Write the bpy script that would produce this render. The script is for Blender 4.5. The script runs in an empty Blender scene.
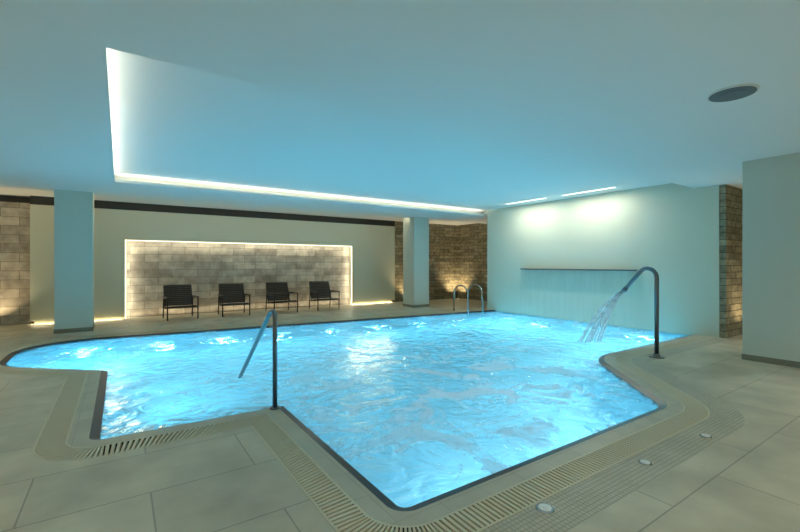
import bpy, bmesh, math, random
from mathutils import Vector, Matrix
from mathutils.geometry import tessellate_polygon
random.seed(4)
scene = bpy.context.scene
scene.view_settings.view_transform = 'Standard'
H = 2.8      # ceiling height

# ------------------------------------------------------------------ materials
def new_mat(name):
    m = bpy.data.materials.new(name); m.use_nodes = True
    nt = m.node_tree
    return m, nt, nt.nodes['Principled BSDF']

def simple(name, col, rough=0.5, metal=0.0, bump=0.0, bscale=40, var=0.0):
    m, nt, b = new_mat(name)
    b.inputs['Base Color'].default_value = (*col, 1)
    b.inputs['Roughness'].default_value = rough
    b.inputs['Metallic'].default_value = metal
    geo = nt.nodes.new('ShaderNodeNewGeometry')
    n = nt.nodes.new('ShaderNodeTexNoise'); n.inputs['Scale'].default_value = bscale
    n.inputs['Detail'].default_value = 4
    nt.links.new(geo.outputs['Position'], n.inputs['Vector'])
    if var > 0:
        mix = nt.nodes.new('ShaderNodeMix'); mix.data_type = 'RGBA'
        mix.inputs['A'].default_value = (*[c*(1-var) for c in col], 1)
        mix.inputs['B'].default_value = (*[min(1, c*(1+var)) for c in col], 1)
        nt.links.new(n.outputs['Fac'], mix.inputs['Factor'])
        nt.links.new(mix.outputs['Result'], b.inputs['Base Color'])
    if bump > 0:
        bp = nt.nodes.new('ShaderNodeBump'); bp.inputs['Strength'].default_value = bump
        bp.inputs['Distance'].default_value = 0.01
        nt.links.new(n.outputs['Fac'], bp.inputs['Height'])
        nt.links.new(bp.outputs['Normal'], b.inputs['Normal'])
    return m

def emis(name, col, s):
    m, nt, b = new_mat(name)
    b.inputs['Base Color'].default_value = (*col, 1)
    b.inputs['Emission Color'].default_value = (*col, 1)
    b.inputs['Emission Strength'].default_value = s
    return m

def bricks(name, c1, c2, mortar, bw, bh, ms, rough, wall=False, noise_scale=3.0, noise_amt=0.25,
           offset=0.5, bump=0.3, shift=(0, 0), fine=30.0, bdist=0.01, spec=0.5):
    m, nt, b = new_mat(name)
    b.inputs['Specular IOR Level'].default_value = spec
    L = nt.links.new
    geo = nt.nodes.new('ShaderNodeNewGeometry')
    sep = nt.nodes.new('ShaderNodeSeparateXYZ'); L(geo.outputs['Position'], sep.inputs[0])
    comb = nt.nodes.new('ShaderNodeCombineXYZ')
    if wall:
        add = nt.nodes.new('ShaderNodeMath'); add.operation = 'ADD'
        L(sep.outputs['X'], add.inputs[0]); L(sep.outputs['Y'], add.inputs[1])
        L(add.outputs[0], comb.inputs['X']); L(sep.outputs['Z'], comb.inputs['Y'])
    else:
        ax = nt.nodes.new('ShaderNodeMath'); ax.inputs[1].default_value = shift[0]
        ay = nt.nodes.new('ShaderNodeMath'); ay.inputs[1].default_value = shift[1]
        L(sep.outputs['X'], ax.inputs[0]); L(sep.outputs['Y'], ay.inputs[0])
        L(ax.outputs[0], comb.inputs['X']); L(ay.outputs[0], comb.inputs['Y'])
    bt = nt.nodes.new('ShaderNodeTexBrick')
    bt.offset = offset
    bt.inputs['Scale'].default_value = 1
    bt.inputs['Brick Width'].default_value = bw
    bt.inputs['Row Height'].default_value = bh
    bt.inputs['Mortar Size'].default_value = ms
    bt.inputs['Mortar Smooth'].default_value = 0.1
    bt.inputs['Color1'].default_value = (*c1, 1)
    bt.inputs['Color2'].default_value = (*c2, 1)
    bt.inputs['Mortar'].default_value = (*mortar, 1)
    L(comb.outputs[0], bt.inputs['Vector'])
    n = nt.nodes.new('ShaderNodeTexNoise'); n.inputs['Scale'].default_value = noise_scale
    n.inputs['Detail'].default_value = 6
    L(geo.outputs['Position'], n.inputs['Vector'])
    mr = nt.nodes.new('ShaderNodeMapRange')
    mr.inputs['From Min'].default_value = 0.3; mr.inputs['From Max'].default_value = 0.7
    mr.inputs['To Min'].default_value = 1-noise_amt; mr.inputs['To Max'].default_value = 1+noise_amt
    L(n.outputs['Fac'], mr.inputs['Value'])
    vm = nt.nodes.new('ShaderNodeVectorMath'); vm.operation = 'SCALE'
    L(bt.outputs['Color'], vm.inputs[0]); L(mr.outputs[0], vm.inputs['Scale'])
    L(vm.outputs[0], b.inputs['Base Color'])
    b.inputs['Roughness'].default_value = rough
    n2 = nt.nodes.new('ShaderNodeTexNoise'); n2.inputs['Scale'].default_value = fine
    L(geo.outputs['Position'], n2.inputs['Vector'])
    sub = nt.nodes.new('ShaderNodeMath'); sub.operation = 'SUBTRACT'
    mul = nt.nodes.new('ShaderNodeMath'); mul.operation = 'MULTIPLY'; mul.inputs[1].default_value = 0.3
    L(n2.outputs['Fac'], mul.inputs[0]); L(mul.outputs[0], sub.inputs[0]); L(bt.outputs['Fac'], sub.inputs[1])
    bp = nt.nodes.new('ShaderNodeBump'); bp.inputs['Strength'].default_value = bump
    bp.inputs['Distance'].default_value = bdist
    L(sub.outputs[0], bp.inputs['Height']); L(bp.outputs['Normal'], b.inputs['Normal'])
    return m

M_ceil = simple('ceiling_paint', (0.80, 0.84, 0.83), 0.9, bump=0.03, bscale=60)
M_wall = simple('wall_plaster', (0.58, 0.61, 0.49), 0.85, bump=0.1, bscale=90, var=0.03)
M_wallR = simple('waterfall_wall_plaster', (0.64, 0.67, 0.55), 0.8, bump=0.15, bscale=70, var=0.06)
M_pillar = simple('pillar_plaster', (0.61, 0.67, 0.60), 0.8, bump=0.1, bscale=70, var=0.03)
M_floor = bricks('floor_tile', (0.49, 0.45, 0.335), (0.54, 0.50, 0.37), (0.31, 0.285, 0.22), 1.2, 0.6, 0.005, 0.42,
                 noise_scale=2.6, noise_amt=0.18, bump=0.12, shift=(0.45, 0.15))
M_mosaic = bricks('deck_mosaic', (0.52, 0.48, 0.36), (0.46, 0.43, 0.32), (0.31, 0.285, 0.22), 0.03, 0.03, 0.003, 0.45,
                  offset=0.0, noise_scale=3, noise_amt=0.1, bump=0.15)
M_coping = bricks('coping_stone', (0.50, 0.47, 0.35), (0.47, 0.44, 0.33), (0.31, 0.3, 0.24), 0.3, 0.3, 0.002, 0.4,
                  offset=0.0, noise_scale=4, noise_amt=0.1, bump=0.1)
M_stone = bricks('stone_cladding', (0.47, 0.43, 0.35), (0.27, 0.245, 0.20), (0.18, 0.165, 0.13), 0.62, 0.2, 0.006, 0.7,
                 wall=True, noise_scale=5, noise_amt=0.3, bump=0.35, bdist=0.02)
M_slate = bricks('slate_cladding', (0.36, 0.32, 0.21), (0.19, 0.175, 0.115), (0.07, 0.07, 0.05), 0.5, 0.12, 0.006, 0.7,
                 wall=True, noise_scale=9, noise_amt=0.4, bump=0.8, bdist=0.03)
M_grate = simple('grate_plastic', (0.62, 0.57, 0.41), 0.45, bump=0.05)
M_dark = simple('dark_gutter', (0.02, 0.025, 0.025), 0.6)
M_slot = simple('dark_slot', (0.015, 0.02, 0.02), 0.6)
M_steel = simple('brushed_steel', (0.42, 0.43, 0.43), 0.22, 1.0)
M_steel_d = simple('dark_steel', (0.20, 0.22, 0.24), 0.28, 1.0)
M_plinth = simple('plinth_stone', (0.24, 0.25, 0.20), 0.5, var=0.1)
M_frame = simple('chair_metal', (0.008, 0.007, 0.007), 0.45)
M_weave = simple('chair_slats', (0.020, 0.014, 0.011), 0.6, bump=0.3, bscale=120, var=0.3)
M_grille = simple('speaker_grille', (0.13, 0.17, 0.19), 0.5)
M_white = simple('white_fixture', (0.75, 0.77, 0.75), 0.4)
M_pool = bricks('pool_tile', (0.52, 0.82, 0.90), (0.40, 0.75, 0.88), (0.32, 0.65, 0.78), 0.3, 0.3, 0.006, 0.9,
                offset=0.0, noise_scale=1.2, noise_amt=0.18, bump=0.05, spec=0.1)
M_trim = simple('pool_dark_trim', (0.006, 0.025, 0.045), 0.3)  # near-black blue, used around the water edge
M_led = emis('led_warm', (1.0, 0.88, 0.66), 2.2)
M_ledw = emis('led_white', (1.0, 0.97, 0.9), 1.8)

# water
def water_mat():
    m, nt, b = new_mat('pool_water'); L = nt.links.new
    nt.nodes.remove(b)
    out = nt.nodes['Material Output']
    geo = nt.nodes.new('ShaderNodeNewGeometry')
    gl = nt.nodes.new('ShaderNodeBsdfGlass'); gl.inputs['IOR'].default_value = 1.33
    gl.inputs['Roughness'].default_value = 0.03; gl.inputs['Color'].default_value = (0.88, 0.98, 1, 1)
    tr = nt.nodes.new('ShaderNodeBsdfTranslucent')
    n1 = nt.nodes.new('ShaderNodeTexNoise'); n1.inputs['Scale'].default_value = 2.8
    n1.inputs['Detail'].default_value = 5; n1.inputs['Distortion'].default_value = 1.8
    L(geo.outputs['Position'], n1.inputs['Vector'])
    bp = nt.nodes.new('ShaderNodeBump'); bp.inputs['Strength'].default_value = 1.0
    bp.inputs['Distance'].default_value = 0.10
    L(n1.outputs['Fac'], bp.inputs['Height']); L(bp.outputs['Normal'], gl.inputs['Normal'])
    # aerated clouds, strongest over the jets in the front bay
    n2 = nt.nodes.new('ShaderNodeTexNoise'); n2.inputs['Scale'].default_value = 1.7
    n2.inputs['Detail'].default_value = 9; n2.inputs['Roughness'].default_value = 0.64
    n2.inputs['Distortion'].default_value = 0.8
    L(geo.outputs['Position'], n2.inputs['Vector'])
    mr = nt.nodes.new('ShaderNodeMapRange'); mr.interpolation_type = 'SMOOTHSTEP'
    mr.inputs['From Min'].default_value = 0.47; mr.inputs['From Max'].default_value = 0.60
    mr.inputs['To Min'].default_value = 0.08; mr.inputs['To Max'].default_value = 0.66
    L(n2.outputs['Fac'], mr.inputs['Value'])
    dist = nt.nodes.new('ShaderNodeVectorMath'); dist.operation = 'DISTANCE'
    dist.inputs[1].default_value = (3.2, 3.4, 0)
    L(geo.outputs['Position'], dist.inputs[0])
    m2 = nt.nodes.new('ShaderNodeMapRange')
    m2.inputs['From Min'].default_value = 1.0; m2.inputs['From Max'].default_value = 3.0
    m2.inputs['To Min'].default_value = 1.35; m2.inputs['To Max'].default_value = 0.5
    L(dist.outputs['Value'], m2.inputs['Value'])
    mul = nt.nodes.new('ShaderNodeMath'); mul.operation = 'MULTIPLY'; mul.use_clamp = True
    L(mr.outputs[0], mul.inputs[0]); L(m2.outputs[0], mul.inputs[1])
    cm = nt.nodes.new('ShaderNodeMix'); cm.data_type = 'RGBA'
    cm.inputs['A'].default_value = (0.60, 0.93, 1, 1); cm.inputs['B'].default_value = (1, 0.66, 0.62, 1)
    L(mul.outputs[0], cm.inputs['Factor']); L(cm.outputs['Result'], tr.inputs['Color'])
    # foam also scatters the room light
    df = nt.nodes.new('ShaderNodeBsdfDiffuse'); df.inputs['Color'].default_value = (0.97, 0.92, 0.90, 1)
    fm = nt.nodes.new('ShaderNodeMixShader'); fm.inputs['Fac'].default_value = 0.45
    L(tr.outputs[0], fm.inputs[1]); L(df.outputs[0], fm.inputs[2])
    mx = nt.nodes.new('ShaderNodeMixShader')
    L(mul.outputs[0], mx.inputs['Fac']); L(gl.outputs[0], mx.inputs[1]); L(fm.outputs[0], mx.inputs[2])
    L(mx.outputs[0], out.inputs['Surface'])
    return m
M_water = water_mat()

def spray_mat(name, fac, col=(0.9, 0.97, 1), lo=0.2):
    m, nt, b = new_mat(name); L = nt.links.new
    nt.nodes.remove(b); out = nt.nodes['Material Output']
    t = nt.nodes.new('ShaderNodeBsdfTransparent')
    d = nt.nodes.new('ShaderNodeBsdfTranslucent'); d.inputs['Color'].default_value = (*col, 1)
    d2 = nt.nodes.new('ShaderNodeBsdfDiffuse'); d2.inputs['Color'].default_value = (*col, 1)
    a = nt.nodes.new('ShaderNodeMixShader'); L(d.outputs[0], a.inputs[1]); L(d2.outputs[0], a.inputs[2])
    geo = nt.nodes.new('ShaderNodeNewGeometry')
    mp = nt.nodes.new('ShaderNodeMapping'); mp.inputs['Scale'].default_value = (9, 9, 0.8)
    n = nt.nodes.new('ShaderNodeTexNoise'); n.inputs['Scale'].default_value = 1.0; n.inputs['Detail'].default_value = 4
    L(geo.outputs['Position'], mp.inputs['Vector']); L(mp.outputs[0], n.inputs['Vector'])
    mr = nt.nodes.new('ShaderNodeMapRange'); mr.inputs['From Min'].default_value = 0.35; mr.inputs['From Max'].default_value = 0.75
    mr.inputs['To Min'].default_value = fac*lo; mr.inputs['To Max'].default_value = fac
    L(n.outputs['Fac'], mr.inputs['Value'])
    mx = nt.nodes.new('ShaderNodeMixShader'); L(mr.outputs[0], mx.inputs['Fac'])
    L(t.outputs[0], mx.inputs[1]); L(a.outputs[0], mx.inputs[2]); L(mx.outputs[0], out.inputs['Surface'])
    return m
M_sheet = spray_mat('waterfall_sheet', 0.14, lo=.2)
M_jet = spray_mat('water_jet', 0.8)

# ------------------------------------------------------------------ helpers
def finish(bm, name, mats, parent=None, smooth=False):
    bmesh.ops.recalc_face_normals(bm, faces=bm.faces)
    me = bpy.data.meshes.new(name); bm.to_mesh(me); bm.free()
    for m in (mats if isinstance(mats, list) else [mats]): me.materials.append(m)
    if smooth:
        for p in me.polygons: p.use_smooth = True
    o = bpy.data.objects.new(name, me); scene.collection.objects.link(o)
    if parent: o.parent = parent
    return o

def empty(name, loc=(0, 0, 0)):
    o = bpy.data.objects.new(name, None); o.location = loc; scene.collection.objects.link(o); return o

def bx(bm, x0, x1, y0, y1, z0, z1, mi=0, bevel=0):
    vs = [bm.verts.new((x, y, z)) for x in (x0, x1) for y in (y0, y1) for z in (z0, z1)]
    q = [(0,1,3,2),(4,6,7,5),(0,4,5,1),(2,3,7,6),(0,2,6,4),(1,5,7,3)]
    fs = [bm.faces.new([vs[i] for i in f]) for f in q]
    for f in fs: f.material_index = mi
    if bevel:
        es = list({e for f in fs for e in f.edges})
        bmesh.ops.bevel(bm, geom=es, offset=bevel, segments=2, affect='EDGES', profile=0.5)

def box_obj(name, boxes, mat, parent=None, bevel=0):
    bm = bmesh.new()
    for b in boxes: bx(bm, *b, bevel=bevel)
    return finish(bm, name, mat, parent)

def fillet3(pts, r, n=8):
    pts = [Vector(p) for p in pts]; out = [pts[0]]
    for i in range(1, len(pts)-1):
        a, b, c = pts[i-1], pts[i], pts[i+1]
        u = (a-b).normalized(); v = (c-b).normalized()
        ang = u.angle(v); rr = r[i-1] if isinstance(r, (list, tuple)) else r
        t = min(rr/math.tan(ang/2), (a-b).length*0.49, (c-b).length*0.49)
        p0 = b+u*t; p2 = b+v*t
        rad = t*math.tan(ang/2)
        cen = b+(u+v).normalized()*(rad/math.sin(ang/2))
        d0 = p0-cen; d2 = p2-cen; th = d0.angle(d2)
        for k in range(n+1):
            s = k/n
            w = (math.sin((1-s)*th)*d0+math.sin(s*th)*d2)/math.sin(th)
            out.append(cen+w)
    out.append(pts[-1]); return out

def tube(bm, pts, rad, seg=14, cap=True, mi=0):
    pts = [Vector(p) for p in pts]
    rads = rad if isinstance(rad, list) else [rad]*len(pts)
    t = (pts[1]-pts[0]).normalized()
    nrm = t.orthogonal().normalized(); rings = []
    for i, p in enumerate(pts):
        if i == 0: tt = t
        elif i == len(pts)-1: tt = (pts[i]-pts[i-1]).normalized()
        else: tt = ((pts[i+1]-pts[i]).normalized()+(pts[i]-pts[i-1]).normalized()).normalized()
        nrm = (nrm-tt*nrm.dot(tt)).normalized(); bn = tt.cross(nrm)
        rings.append([bm.verts.new(p+(nrm*math.cos(2*math.pi*k/seg)+bn*math.sin(2*math.pi*k/seg))*rads[i]) for k in range(seg)])
    for a, b in zip(rings, rings[1:]):
        for k in range(seg):
            f = bm.faces.new((a[k], a[(k+1)%seg], b[(k+1)%seg], b[k])); f.material_index = mi; f.smooth = True
    if cap:
        for rr in (rings[0][::-1], rings[-1]):
            f = bm.faces.new(rr); f.material_index = mi

def disc(bm, c, r, z0, z1, seg=28, mi=0, rtop=None):
    rt = r if rtop is None else rtop
    a = [bm.verts.new((c[0]+r*math.cos(2*math.pi*k/seg), c[1]+r*math.sin(2*math.pi*k/seg), z0)) for k in range(seg)]
    b = [bm.verts.new((c[0]+rt*math.cos(2*math.pi*k/seg), c[1]+rt*math.sin(2*math.pi*k/seg), z1)) for k in range(seg)]
    for k in range(seg):
        f = bm.faces.new((a[k], a[(k+1)%seg], b[(k+1)%seg], b[k])); f.material_index = mi
    bm.faces.new(a[::-1]).material_index = mi; bm.faces.new(b).material_index = mi

def strip(name, loc, length, width, power, col, direction, axis, parent=None, spread=180):
    l = bpy.data.lights.new(name, 'AREA'); l.shape = 'RECTANGLE'; l.size = length; l.size_y = width
    l.energy = power; l.color = col; l.spread = math.radians(spread)
    o = bpy.data.objects.new(name, l); scene.collection.objects.link(o)
    z = -Vector(direction).normalized()
    x = Vector(axis); x = (x-z*x.dot(z)).normalized(); y = z.cross(x)
    m = Matrix((x, y, z)).transposed().to_4x4()
    ploc = Vector(parent.location) if parent else Vector((0, 0, 0))
    m.translation = Vector(loc)-ploc
    if parent: o.parent = parent
    o.matrix_basis = m
    return o

def spot(name, loc, target, power, col, ang, blend=0.8, rad=0.04, parent=None):
    l = bpy.data.lights.new(name, 'SPOT'); l.energy = power; l.color = col
    l.spot_size = math.radians(ang); l.spot_blend = blend; l.shadow_soft_size = rad
    o = bpy.data.objects.new(name, l); scene.collection.objects.link(o)
    o.location = loc
    o.rotation_euler = (Vector(target)-Vector(loc)).to_track_quat('-Z', 'Y').to_euler()
    if parent: o.parent = parent
    return o

# ------------------------------------------------------------------ pool outline
corners = [(9.1, 3.45, 0), (5.72, 3.45, 1.1), (4.32, 1.88, .32), (1.30, 1.90, .06), (1.30, 3.95, .03), (-.13, 3.98, .04),
           (-.13, 6.5, .10), (-1.30, 7.55, .65), (-1.34, 9.42, .95), (9.1, 8.45, 0)]
NARC = 10
def ring(d, N=NARC):
    P = [Vector((c[0], c[1])) for c in corners]; n = len(P)
    dirs = [(P[i+1]-P[i]).normalized() for i in range(n-1)]
    left = [Vector((-t.y, t.x)) for t in dirs]
    Q = []
    for i in range(n):
        if i == 0: Q.append(P[0]+left[0]*d)
        elif i == n-1: Q.append(Vector((9.1, P[-1].y+d)))
        else:
            m = (left[i-1]+left[i]); m = m/m.length
            Q.append(P[i]+m*(d/m.dot(left[i])))
    out = [Q[0]]
    for i in range(1, n-1):
        a, b, c = Q[i-1], Q[i], Q[i+1]
        cr = dirs[i-1].x*dirs[i].y-dirs[i-1].y*dirs[i].x
        r = corners[i][2]; r = max(r+d, .004) if cr < 0 else max(r-d, .004)
        turn = dirs[i-1].angle(dirs[i]); t = r*math.tan(turn/2)
        p0 = b-dirs[i-1]*t; s = 1 if cr > 0 else -1
        cen = p0+left[i-1]*r*s
        v0 = p0-cen
        for k in range(N+1):
            an = s*turn*k/N
            out.append(cen+Vector((v0.x*math.cos(an)-v0.y*math.sin(an), v0.x*math.sin(an)+v0.y*math.cos(an))))
    out.append(Q[-1]); return out
D_TR, D_COP, D_GR, D_MO = 0.07, 0.20, 0.40, 0.64
R0, RT, R1, R2, R3 = ring(0), ring(D_TR), ring(D_COP), ring(D_GR), ring(D_MO)

def poly_fill(name, loops, z, mat, parent=None):
    ls = [[Vector((p[0], p[1], 0)) for p in l] for l in loops]
    tris = tessellate_polygon(ls)
    bm = bmesh.new(); vs = [bm.verts.new((p.x, p.y, z)) for l in ls for p in l]
    for t in tris:
        if len(set(t)) == 3:
            try: bm.faces.new([vs[i] for i in t])
            except ValueError: pass
    for f in bm.faces:
        f.normal_update()
        if f.normal.z < 0: f.normal_flip()
    me = bpy.data.meshes.new(name); bm.to_mesh(me); bm.free(); me.materials.append(mat)
    o = bpy.data.objects.new(name, me); scene.collection.objects.link(o)
    if parent: o.parent = parent
    return o

def band(name, A, B, za, zb, mat, parent=None):
    bm = bmesh.new()
    a = [bm.verts.new((p.x, p.y, za)) for p in A]; b = [bm.verts.new((p.x, p.y, zb)) for p in B]
    for i in range(len(a)-1): bm.faces.new((a[i], a[i+1], b[i+1], b[i]))
    bmesh.ops.remove_doubles(bm, verts=bm.verts, dist=1e-5)
    for f in bm.faces:
        f.normal_update()
        if f.normal.z < 0: f.normal_flip()
    me = bpy.data.meshes.new(name); bm.to_mesh(me); bm.free(); me.materials.append(mat)
    o = bpy.data.objects.new(name, me); scene.collection.objects.link(o)
    if parent: o.parent = parent
    return o

XL, XR, YF, YB = -5.0, 11.1, -3.0, 12.6
poly_fill('floor', [[(XL, YF), (XR, YF), (XR, YB), (XL, YB)], R3], 0.0, M_floor)

pool = empty('swimming_pool')
ZB = -1.25
KM = 1+2*(NARC+1)+NARC//2          # mosaic only along the front and right bays
band('mosaic_deck', R2[:KM+1], R3[:KM+1], 0, 0, M_mosaic, pool)
band('tile_deck', R2[KM:], R3[KM:], 0, 0, M_floor, pool)
band('coping', RT, R1, 0.0, 0.0, M_coping, pool)
band('edge_dark_band', R0, RT, -0.02, 0.0, M_trim, pool)  # dark sloping band between water and coping
band('waterline_trim', R0, R0, -0.02, -0.10, M_trim, pool)
band('basin_wall', R0, R0, -0.10, ZB, M_pool, pool)
box_obj('basin_end_wall', [(9.1, 9.2, 3.45, 8.45, ZB, -0.02)], M_pool, pool)
poly_fill('basin_floor', [R0], ZB, M_pool, pool)
poly_fill('water', [R0], -0.025, M_water, pool)
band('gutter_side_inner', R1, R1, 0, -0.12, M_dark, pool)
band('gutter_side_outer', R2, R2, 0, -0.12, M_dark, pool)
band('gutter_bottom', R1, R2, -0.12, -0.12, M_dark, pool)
bm = bmesh.new(); pitch = 0.034
for i in range(len(R1)-1):
    a0, a1, b0, b1 = R1[i], R1[i+1], R2[i], R2[i+1]
    Lc = ((a1+b1)/2-(a0+b0)/2).length
    n = max(1, round(Lc/pitch))
    if Lc < 0.005: continue
    for k in range(n):
        s0 = (k+0.2)/n; s1 = (k+0.8)/n
        q = [a0.lerp(a1, s0), a0.lerp(a1, s1), b0.lerp(b1, s1), b0.lerp(b1, s0)]
        top = [bm.verts.new((p.x, p.y, 0.002)) for p in q]; bot = [bm.verts.new((p.x, p.y, -0.025)) for p in q]
        bm.faces.new(top)
        for j in range(4): bm.faces.new((top[j], bot[j], bot[(j+1) % 4], top[(j+1) % 4]))
def ribbon(da, db):
    A, B = ring(da), ring(db)
    a = [bm.verts.new((p.x, p.y, 0.003)) for p in A]; b = [bm.verts.new((p.x, p.y, 0.003)) for p in B]
    for i in range(len(a)-1): bm.faces.new((a[i], a[i+1], b[i+1], b[i]))
ribbon(D_COP, D_COP+.014); ribbon(D_GR-.014, D_GR)
finish(bm, 'overflow_grate', M_grate, pool)
box_obj('pool_steps', [(-.12, 1.29, 3.99, 4.35, ZB, -.35), (-.12, 1.29, 4.35, 4.7, ZB, -.65), (-.12, 1.29, 4.7, 5.05, ZB, -.95)], M_pool, pool)

# underwater wall spotlights: evenly spaced around the basin wall, shining down across the pool
CY = (0.27, 0.79, 1.0); CW = (0.55, 0.86, 1.0)
seglist = []; tot = 0
loopR = ring(-0.12)
for a, b in zip(loopR, loopR[1:]): seglist.append((tot, a, b)); tot += (b-a).length
NL = 24; PW = 70
for k in range(NL):
    s = (k+.5)/NL*tot
    for (t0, a, b) in seglist:
        Ls = (b-a).length
        if t0 <= s < t0+Ls:
            p = a.lerp(b, (s-t0)/Ls); d = (b-a).normalized(); inw = Vector((d.y, -d.x))
            if p.x < 1.45 and p.y < 7.0: break       # stairs side: no lamps
            near = p.y < 4
            spot('underwater_spotlight', (p.x, p.y, -.66), (p.x+inw.x, p.y+inw.y, -.66-.45), PW*(.62 if near else 1.05), CW if near else CY, 138, 1.0, .05, pool)
            break
for y in (4.2, 5.4, 6.6, 7.8):
    spot('underwater_spotlight', (9.0, y, -.62), (8.0, y, -1.04), PW, CY, 138, 1.0, .05, pool)
for y in (5.6, 6.4):
    spot('underwater_spotlight', (-.02, y, -.62), (.98, y, -1.04), PW*.7, CY, 138, 1.0, .05, pool)

# ------------------------------------------------------------------ walls
NX0, NX1, NZ = 0.10, 6.40, 1.95
YW = 12.3
box_obj('wall_back', [(-1.67, NX0, YW, YW+.3, 0.06, 2.69), (NX1, 8.1, YW, YW+.3, 0.06, 2.69),
                      (NX0, NX1, YW, YW+.3, NZ, 2.69), (-1.60, NX0, YW+.04, YW+.3, 0, .06), (NX1, 8.0, YW+.04, YW+.3, 0, .06)], M_wall)
box_obj('wall_back_stone_niche', [(NX0-.02, NX1+.02, YW+.2, YW+.3, 0, NZ+.02)], M_stone)
box_obj('wall_back_shell', [(XL, XR+.2, YB, YB+.2, 0, 3.2)], M_slot)
box_obj('wall_back_slate_left', [(XL, -1.67, YW+.1, YB, 0, 2.72)], M_stone)
box_obj('wall_back_slate_right', [(8.1, XR, YW+.02, YB, 0, 2.9)], M_slate)
box_obj('wall_right', [(XR, XR+.2, YF, YB, 0, 3.2)], M_slate)
box_obj('wall_left', [(XL-.2, XL, YF, YB, 0, 3.2)], M_wall)
box_obj('wall_front', [(XL, XR, YF-.2, YF, 0, 3.2)], M_wall)
box_obj('wall_waterfall', [(9.1, 9.36, 3.0, 8.78, -.06, 3.05)], M_wallR)
box_obj('wall_side_slate', [(9.12, XR, 2.90, 3.0, 0, 2.8)], M_slate)

# ------------------------------------------------------------------ ceiling
CX0, CX1, CY0, CY1 = -.08, 9.1, 3.40, 8.88
YS = 10.6
ZC = 2.96
box_obj('ceiling', [
    (XL, XR, YF, CY0, H, 3.2), (XL, CX0-.25, CY0, YS, H, 3.2), (CX0-.25, CX1+.2, CY1+.25, YS, H, 3.2), (CX1+.2, XR, CY0, YS, H, 3.2),
    (CX0-.25, CX0, CY0, CY1+.25, H, H+.05), (CX0, CX1+.2, CY1, CY1+.25, H, H+.05),
    (CX0-.25, CX1+.2, CY0, CY1+.25, ZC, 3.2),
    (XL, XR, YS, YB, H+.08, 3.2)], M_ceil)
box_obj('trim_slot_diffuser', [(-1.67, 8.1, YW-.02, YW+.02, 2.69, H+.08)], M_slot)

# cove lights
WARM = (1.0, 0.79, 0.50); WW = (1.0, 0.88, 0.66)
cove = empty('cove_lighting')
strip('cove_led_far', ((CX0+CX1)/2, CY1+.13, H+.06), 9.1, .06, 18, WW, (0, -.6, 1), (1, 0, 0), cove)
strip('cove_led_left', (CX0-.10, (CY0+CY1)/2, H+.06), 5.3, .06, 15, WW, (1.0, 0, 1), (0, 1, 0), cove)
strip('soffit_led', ((XL+8)/2, YS+.02, H+.05), 12.5, .03, 27, WARM, (0, 1, -.3), (1, 0, 0), cove)

# linear wall washers
for y0, y1 in ((4.65, 5.9), (6.35, 7.6)):
    e = empty('recessed_linear_light', (8.6, (y0+y1)/2, ZC))
    bm = bmesh.new(); bx(bm, -.03, .03, -(y1-y0)/2, (y1-y0)/2, -.006, .0)
    finish(bm, 'diffuser', M_ledw, e)
    strip('lamp', (8.6, (y0+y1)/2, ZC-.012), y1-y0, .05, 20, (1, .96, .80), (0, 0, -1), (0, 1, 0), e, spread=175)

# added fill lamps, all out of view, to brighten the floor and room
def fill_downlight(x, y, p, z=H):
    e = empty('added_fill_downlight', (x, y, z))
    bm = bmesh.new(); disc(bm, (0, 0), .06, -.006, 0); finish(bm, 'rim', M_white, e)
    bm = bmesh.new(); disc(bm, (0, 0), .042, -.008, -.006); finish(bm, 'lens', M_ledw, e)
    spot('lamp', (0, 0, -.02), (0, 0, -2), p, (1, .96, .82), 150, 0.9, .05, e)
for x, y in [(-3, -1.5), (0, -1.5), (3, -1.5), (6, -1.0), (9, 0.5), (-3, 2.5), (-3.2, 6.5)]:
    fill_downlight(x, y, 165)

# ceiling speaker
sp = empty('ceiling_speaker', (4.29, 1.32, H))
bm = bmesh.new(); disc(bm, (0, 0), .175, -.012, 0, 48, rtop=.18); finish(bm, 'rim', M_white, sp)
bm = bmesh.new(); disc(bm, (0, 0), .16, -.018, -.010, 48); disc(bm, (0, 0), .10, -.022, -.018, 48); finish(bm, 'grille', M_grille, sp)

# ------------------------------------------------------------------ pillars
def pillar(x0, x1, y0, y1):
    e = empty('pillar', ((x0+x1)/2, (y0+y1)/2, 0)); w = (x1-x0)/2; d = (y1-y0)/2
    bm = bmesh.new(); bx(bm, -w, w, -d, d, 0, H+.02 if y1 < YS else H+.09, bevel=.004); finish(bm, 'shaft', M_pillar, e)
    bm = bmesh.new(); bx(bm, -w-.008, w+.008, -d-.008, d+.008, 0, .08, bevel=.003); finish(bm, 'plinth', M_plinth, e)
pillar(-1.06, -.46, 10.4, 11.0)
pillar(7.53, 8.12, 10.35, 10.94)
pillar(7.3, 8.0, 1.25, 2.13)

# ------------------------------------------------------------------ niche halo + base glow
bm = bmesh.new()
bx(bm, NX0, NX1, YW, YW+.02, NZ-.02, NZ); bx(bm, NX0, NX0+.02, YW, YW+.02, 0, NZ-.02); bx(bm, NX1-.02, NX1, YW, YW+.02, 0, NZ-.02)
niche = finish(bm, 'trim_niche_led', M_led)
strip('niche_led_top', ((NX0+NX1)/2, YW+.06, NZ-.015), NX1-NX0, .03, 13, WW, (0, .35, -1), (1, 0, 0), niche)
strip('niche_led_left', (NX0+.015, YW+.06, NZ/2), NZ, .03, 6, WW, (1, .45, 0), (0, 0, 1), niche)
strip('niche_led_right', (NX1-.015, YW+.06, NZ/2), NZ, .03, 6, WW, (-1, .45, 0), (0, 0, 1), niche)
strip('niche_led_floor', ((NX0+NX1)/2, YW+.10, .03), NX1-NX0, .03, 7, WARM, (0, .2, 1), (1, 0, 0), niche)
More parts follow.
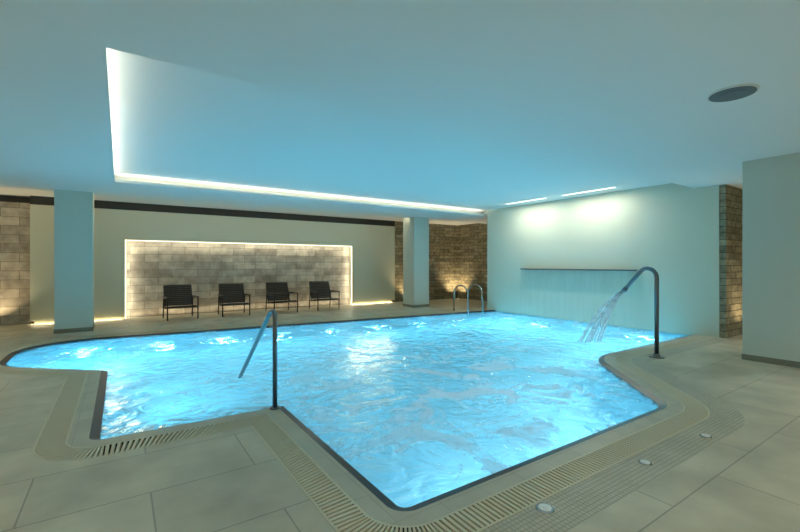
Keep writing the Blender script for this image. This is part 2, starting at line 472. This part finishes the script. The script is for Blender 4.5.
strip('base_led_left', (-.8, YW+.015, .055), 1.7, .02, 4, WARM, (0, -.5, -1), (1, 0, 0), niche, spread=140)
strip('base_led_right', (7.2, YW+.015, .055), 1.6, .02, 4.5, WARM, (0, -.5, -1), (1, 0, 0), niche, spread=140)

# uplights for slate
def uplight(x, y, tgt, p):
    e = empty('ground_uplight', (x, y, 0))
    bm = bmesh.new(); disc(bm, (0, 0), .05, 0, .006); finish(bm, 'rim', M_steel, e)
    bm = bmesh.new(); disc(bm, (0, 0), .035, .006, .009); finish(bm, 'lens', M_led, e)
    spot('lamp', (0, 0, .03), (tgt[0]-x, tgt[1]-y, 2.2), p, (1, .76, .45), 110, 0.9, .03, e)
uplight(8.6, 12.0, (8.6, 12.35), 65); uplight(10.75, 11.9, (11.0, 12.35), 95); uplight(10.8, 10.2, (11.1, 10.2), 70)
uplight(9.75, 2.55, (9.75, 2.9), 30); uplight(-2.2, 12.05, (-2.2, 12.45), 50); uplight(-3.1, 12.05, (-3.1, 12.45), 80)

# ------------------------------------------------------------------ waterfall
wf = empty('wall_waterfall_spout')
box_obj('blade', [(8.98, 9.1, 4.44, 7.45, 1.20, 1.23)], M_steel_d, wf, bevel=.004)
bm = bmesh.new(); NZs = 14; NYs = 60; grid = []
for j in range(NZs+1):
    t = j/NZs; z = 1.20-(1.20+.03)*t
    row = []
    for i in range(NYs+1):
        y = 4.47+(7.42-4.47)*i/NYs
        x = 8.985-.06*math.sqrt(t)+.006*math.sin(y*17+t*3)*t
        row.append(bm.verts.new((x, y, z)))
    grid.append(row)
for j in range(NZs):
    for i in range(NYs): bm.faces.new((grid[j][i], grid[j][i+1], grid[j+1][i+1], grid[j+1][i]))
finish(bm, 'falling_sheet', M_sheet, wf, smooth=True)

# ------------------------------------------------------------------ swan neck
sn = empty('swan_neck_fountain', (6.45, 2.88, 0))
dv = Vector((.33, .94, 0)).normalized()
bm = bmesh.new()
pts = [Vector((0, 0, 0)), Vector((0, 0, 1.25)), dv*.22+Vector((0, 0, 1.30)), dv*.60+Vector((0, 0, .94))]
tube(bm, fillet3(pts, [.16, .16], 12), .030, 20)
tipdir = (pts[3]-pts[2]).normalized()
tube(bm, [pts[3]-tipdir*.06, pts[3]+tipdir*.02], [.032, .040], 20)
disc(bm, (0, 0), .10, 0, .012); disc(bm, (0, 0), .05, .012, .05, rtop=.04)
finish(bm, 'pipe', M_steel_d, sn)
bm = bmesh.new(); side = Vector((-dv.y, dv.x, 0))
for k in range(19):
    s = (k-9)/9
    p0 = pts[3]+side*s*.022
    P = []; R = []; jit = random.uniform(-.04, .04)
    for j in range(15):
        t = j/14; tm = t*.37
        p = p0+dv*((2.15+jit*3)*tm)+side*s*.19*t+Vector((0, 0, -1.25*tm-.5*9.8*tm*tm*.78))
        p.z = max(p.z, -.06)
        P.append(p); R.append(.007+.010*t)
    tube(bm, P, R, 8)
finish(bm, 'water_jet', M_jet, sn)

# ------------------------------------------------------------------ pool handrail
hr = empty('pool_handrail', (1.2, 3.86, 0))
bm = bmesh.new()
tube(bm, fillet3([(0, 0, 0), (0, 0, .90), (0, .12, .90), (0, 1.95, -.45)], [.05, .10], 10), .022, 16)
disc(bm, (0, 0), .05, 0, .012)
finish(bm, 'rail', M_steel_d, hr)

# ladder grab rails
ld = empty('pool_ladder', (8.3, 8.6, 0))
bm = bmesh.new()
for x in (-.28, .28):
    tube(bm, fillet3([(x, .45, 0), (x, .45, .74), (x, -.10, .74), (x, -.2, -.9)], [.26, .22], 10), .022, 12)
    disc(bm, (x, .45), .045, 0, .012)
for z in (-.25, -.5, -.75):
    tube(bm, [(-.28, -.17, z), (.28, -.17, z)], .02, 10)
finish(bm, 'rails', M_steel, ld)

# ------------------------------------------------------------------ chairs
def chair(x, y, rot):
    e = empty('lounge_chair', (x, y, 0)); e.rotation_euler = (0, 0, rot)
    bm = bmesh.new(); W = .33
    for s in (-1, 1):
        X = s*W
        loop = [(X, -.34, .0), (X, -.36, .54), (X, .28, .50), (X, .36, 0)]
        tube(bm, fillet3(loop, .04, 5), .016, 8)
        tube(bm, [(X, -.35, .30), (X, .32, .24)], .014, 8)
        tube(bm, [(X*.94, .20, .26), (X*.94, .42, .80)], .015, 8)
        bx(bm, X-.03, X+.03, -.34, .26, .525, .545)
    tube(bm, [(-W, -.35, .30), (W, -.35, .30)], .014, 8)
    tube(bm, [(-W, .32, .24), (W, .32, .24)], .014, 8)
    tube(bm, [(-W*.94, .42, .80), (W*.94, .42, .80)], .015, 8)
    finish(bm, 'frame', M_frame, e)
    bm = bmesh.new()
    n = 11
    for i in range(n):
        y0 = -.34+i*.053; z = .325-.06*(i/n)
        bx(bm, -.30, .30, y0, y0+.046, z-.01, z+.012)
    finish(bm, 'seat', M_weave, e)
    bm = bmesh.new(); n = 10
    a = Vector((0, .215, .31)); b = Vector((0, .41, .79)); dd = (b-a)
    for i in range(n):
        p = a+dd*(i/n); q = a+dd*((i+.88)/n)
        vs = [bm.verts.new(v) for v in ((-.30, p.y, p.z), (.30, p.y, p.z), (.30, q.y, q.z), (-.30, q.y, q.z))]
        ws = [bm.verts.new(v) for v in ((-.30, p.y+.018, p.z-.006), (.30, p.y+.018, p.z-.006), (.30, q.y+.018, q.z-.006), (-.30, q.y+.018, q.z-.006))]
        bm.faces.new(vs); bm.faces.new(ws[::-1])
        for j in range(4): bm.faces.new((vs[j], ws[j], ws[(j+1) % 4], vs[(j+1) % 4]))
    finish(bm, 'backrest', M_weave, e)
for x, r in ((1.24, .05), (2.50, -.04), (3.78, .03), (5.07, -.03)):
    chair(x, 11.55, r)

# ------------------------------------------------------------------ deck fixtures
for x, y, r in ((1.94, 1.44, .05), (2.95, 1.39, .042), (3.80, 1.34, .042)):
    e = empty('deck_drain_cap', (x, y, 0))
    bm = bmesh.new(); disc(bm, (0, 0), r, 0, .006, 32, rtop=r-.004); finish(bm, 'rim', M_steel, e)
    bm = bmesh.new(); disc(bm, (0, 0), r*.72, .006, .009, 32); disc(bm, (0, 0), r*.25, .009, .012, 20); finish(bm, 'cap', M_white, e)

# ------------------------------------------------------------------ world + camera
w = bpy.data.worlds.new('world'); scene.world = w; w.use_nodes = True
w.node_tree.nodes['Background'].inputs[0].default_value = (0.02, 0.03, 0.03, 1)
cam = bpy.data.cameras.new('camera'); co = bpy.data.objects.new('camera', cam); scene.collection.objects.link(co)
co.location = (0, 0, 1.35); co.rotation_euler = (math.radians(90), 0, math.radians(-34.1))
cam.lens = 18.6; cam.sensor_width = 36; cam.shift_y = -.0025; cam.clip_start = .05
scene.camera = co
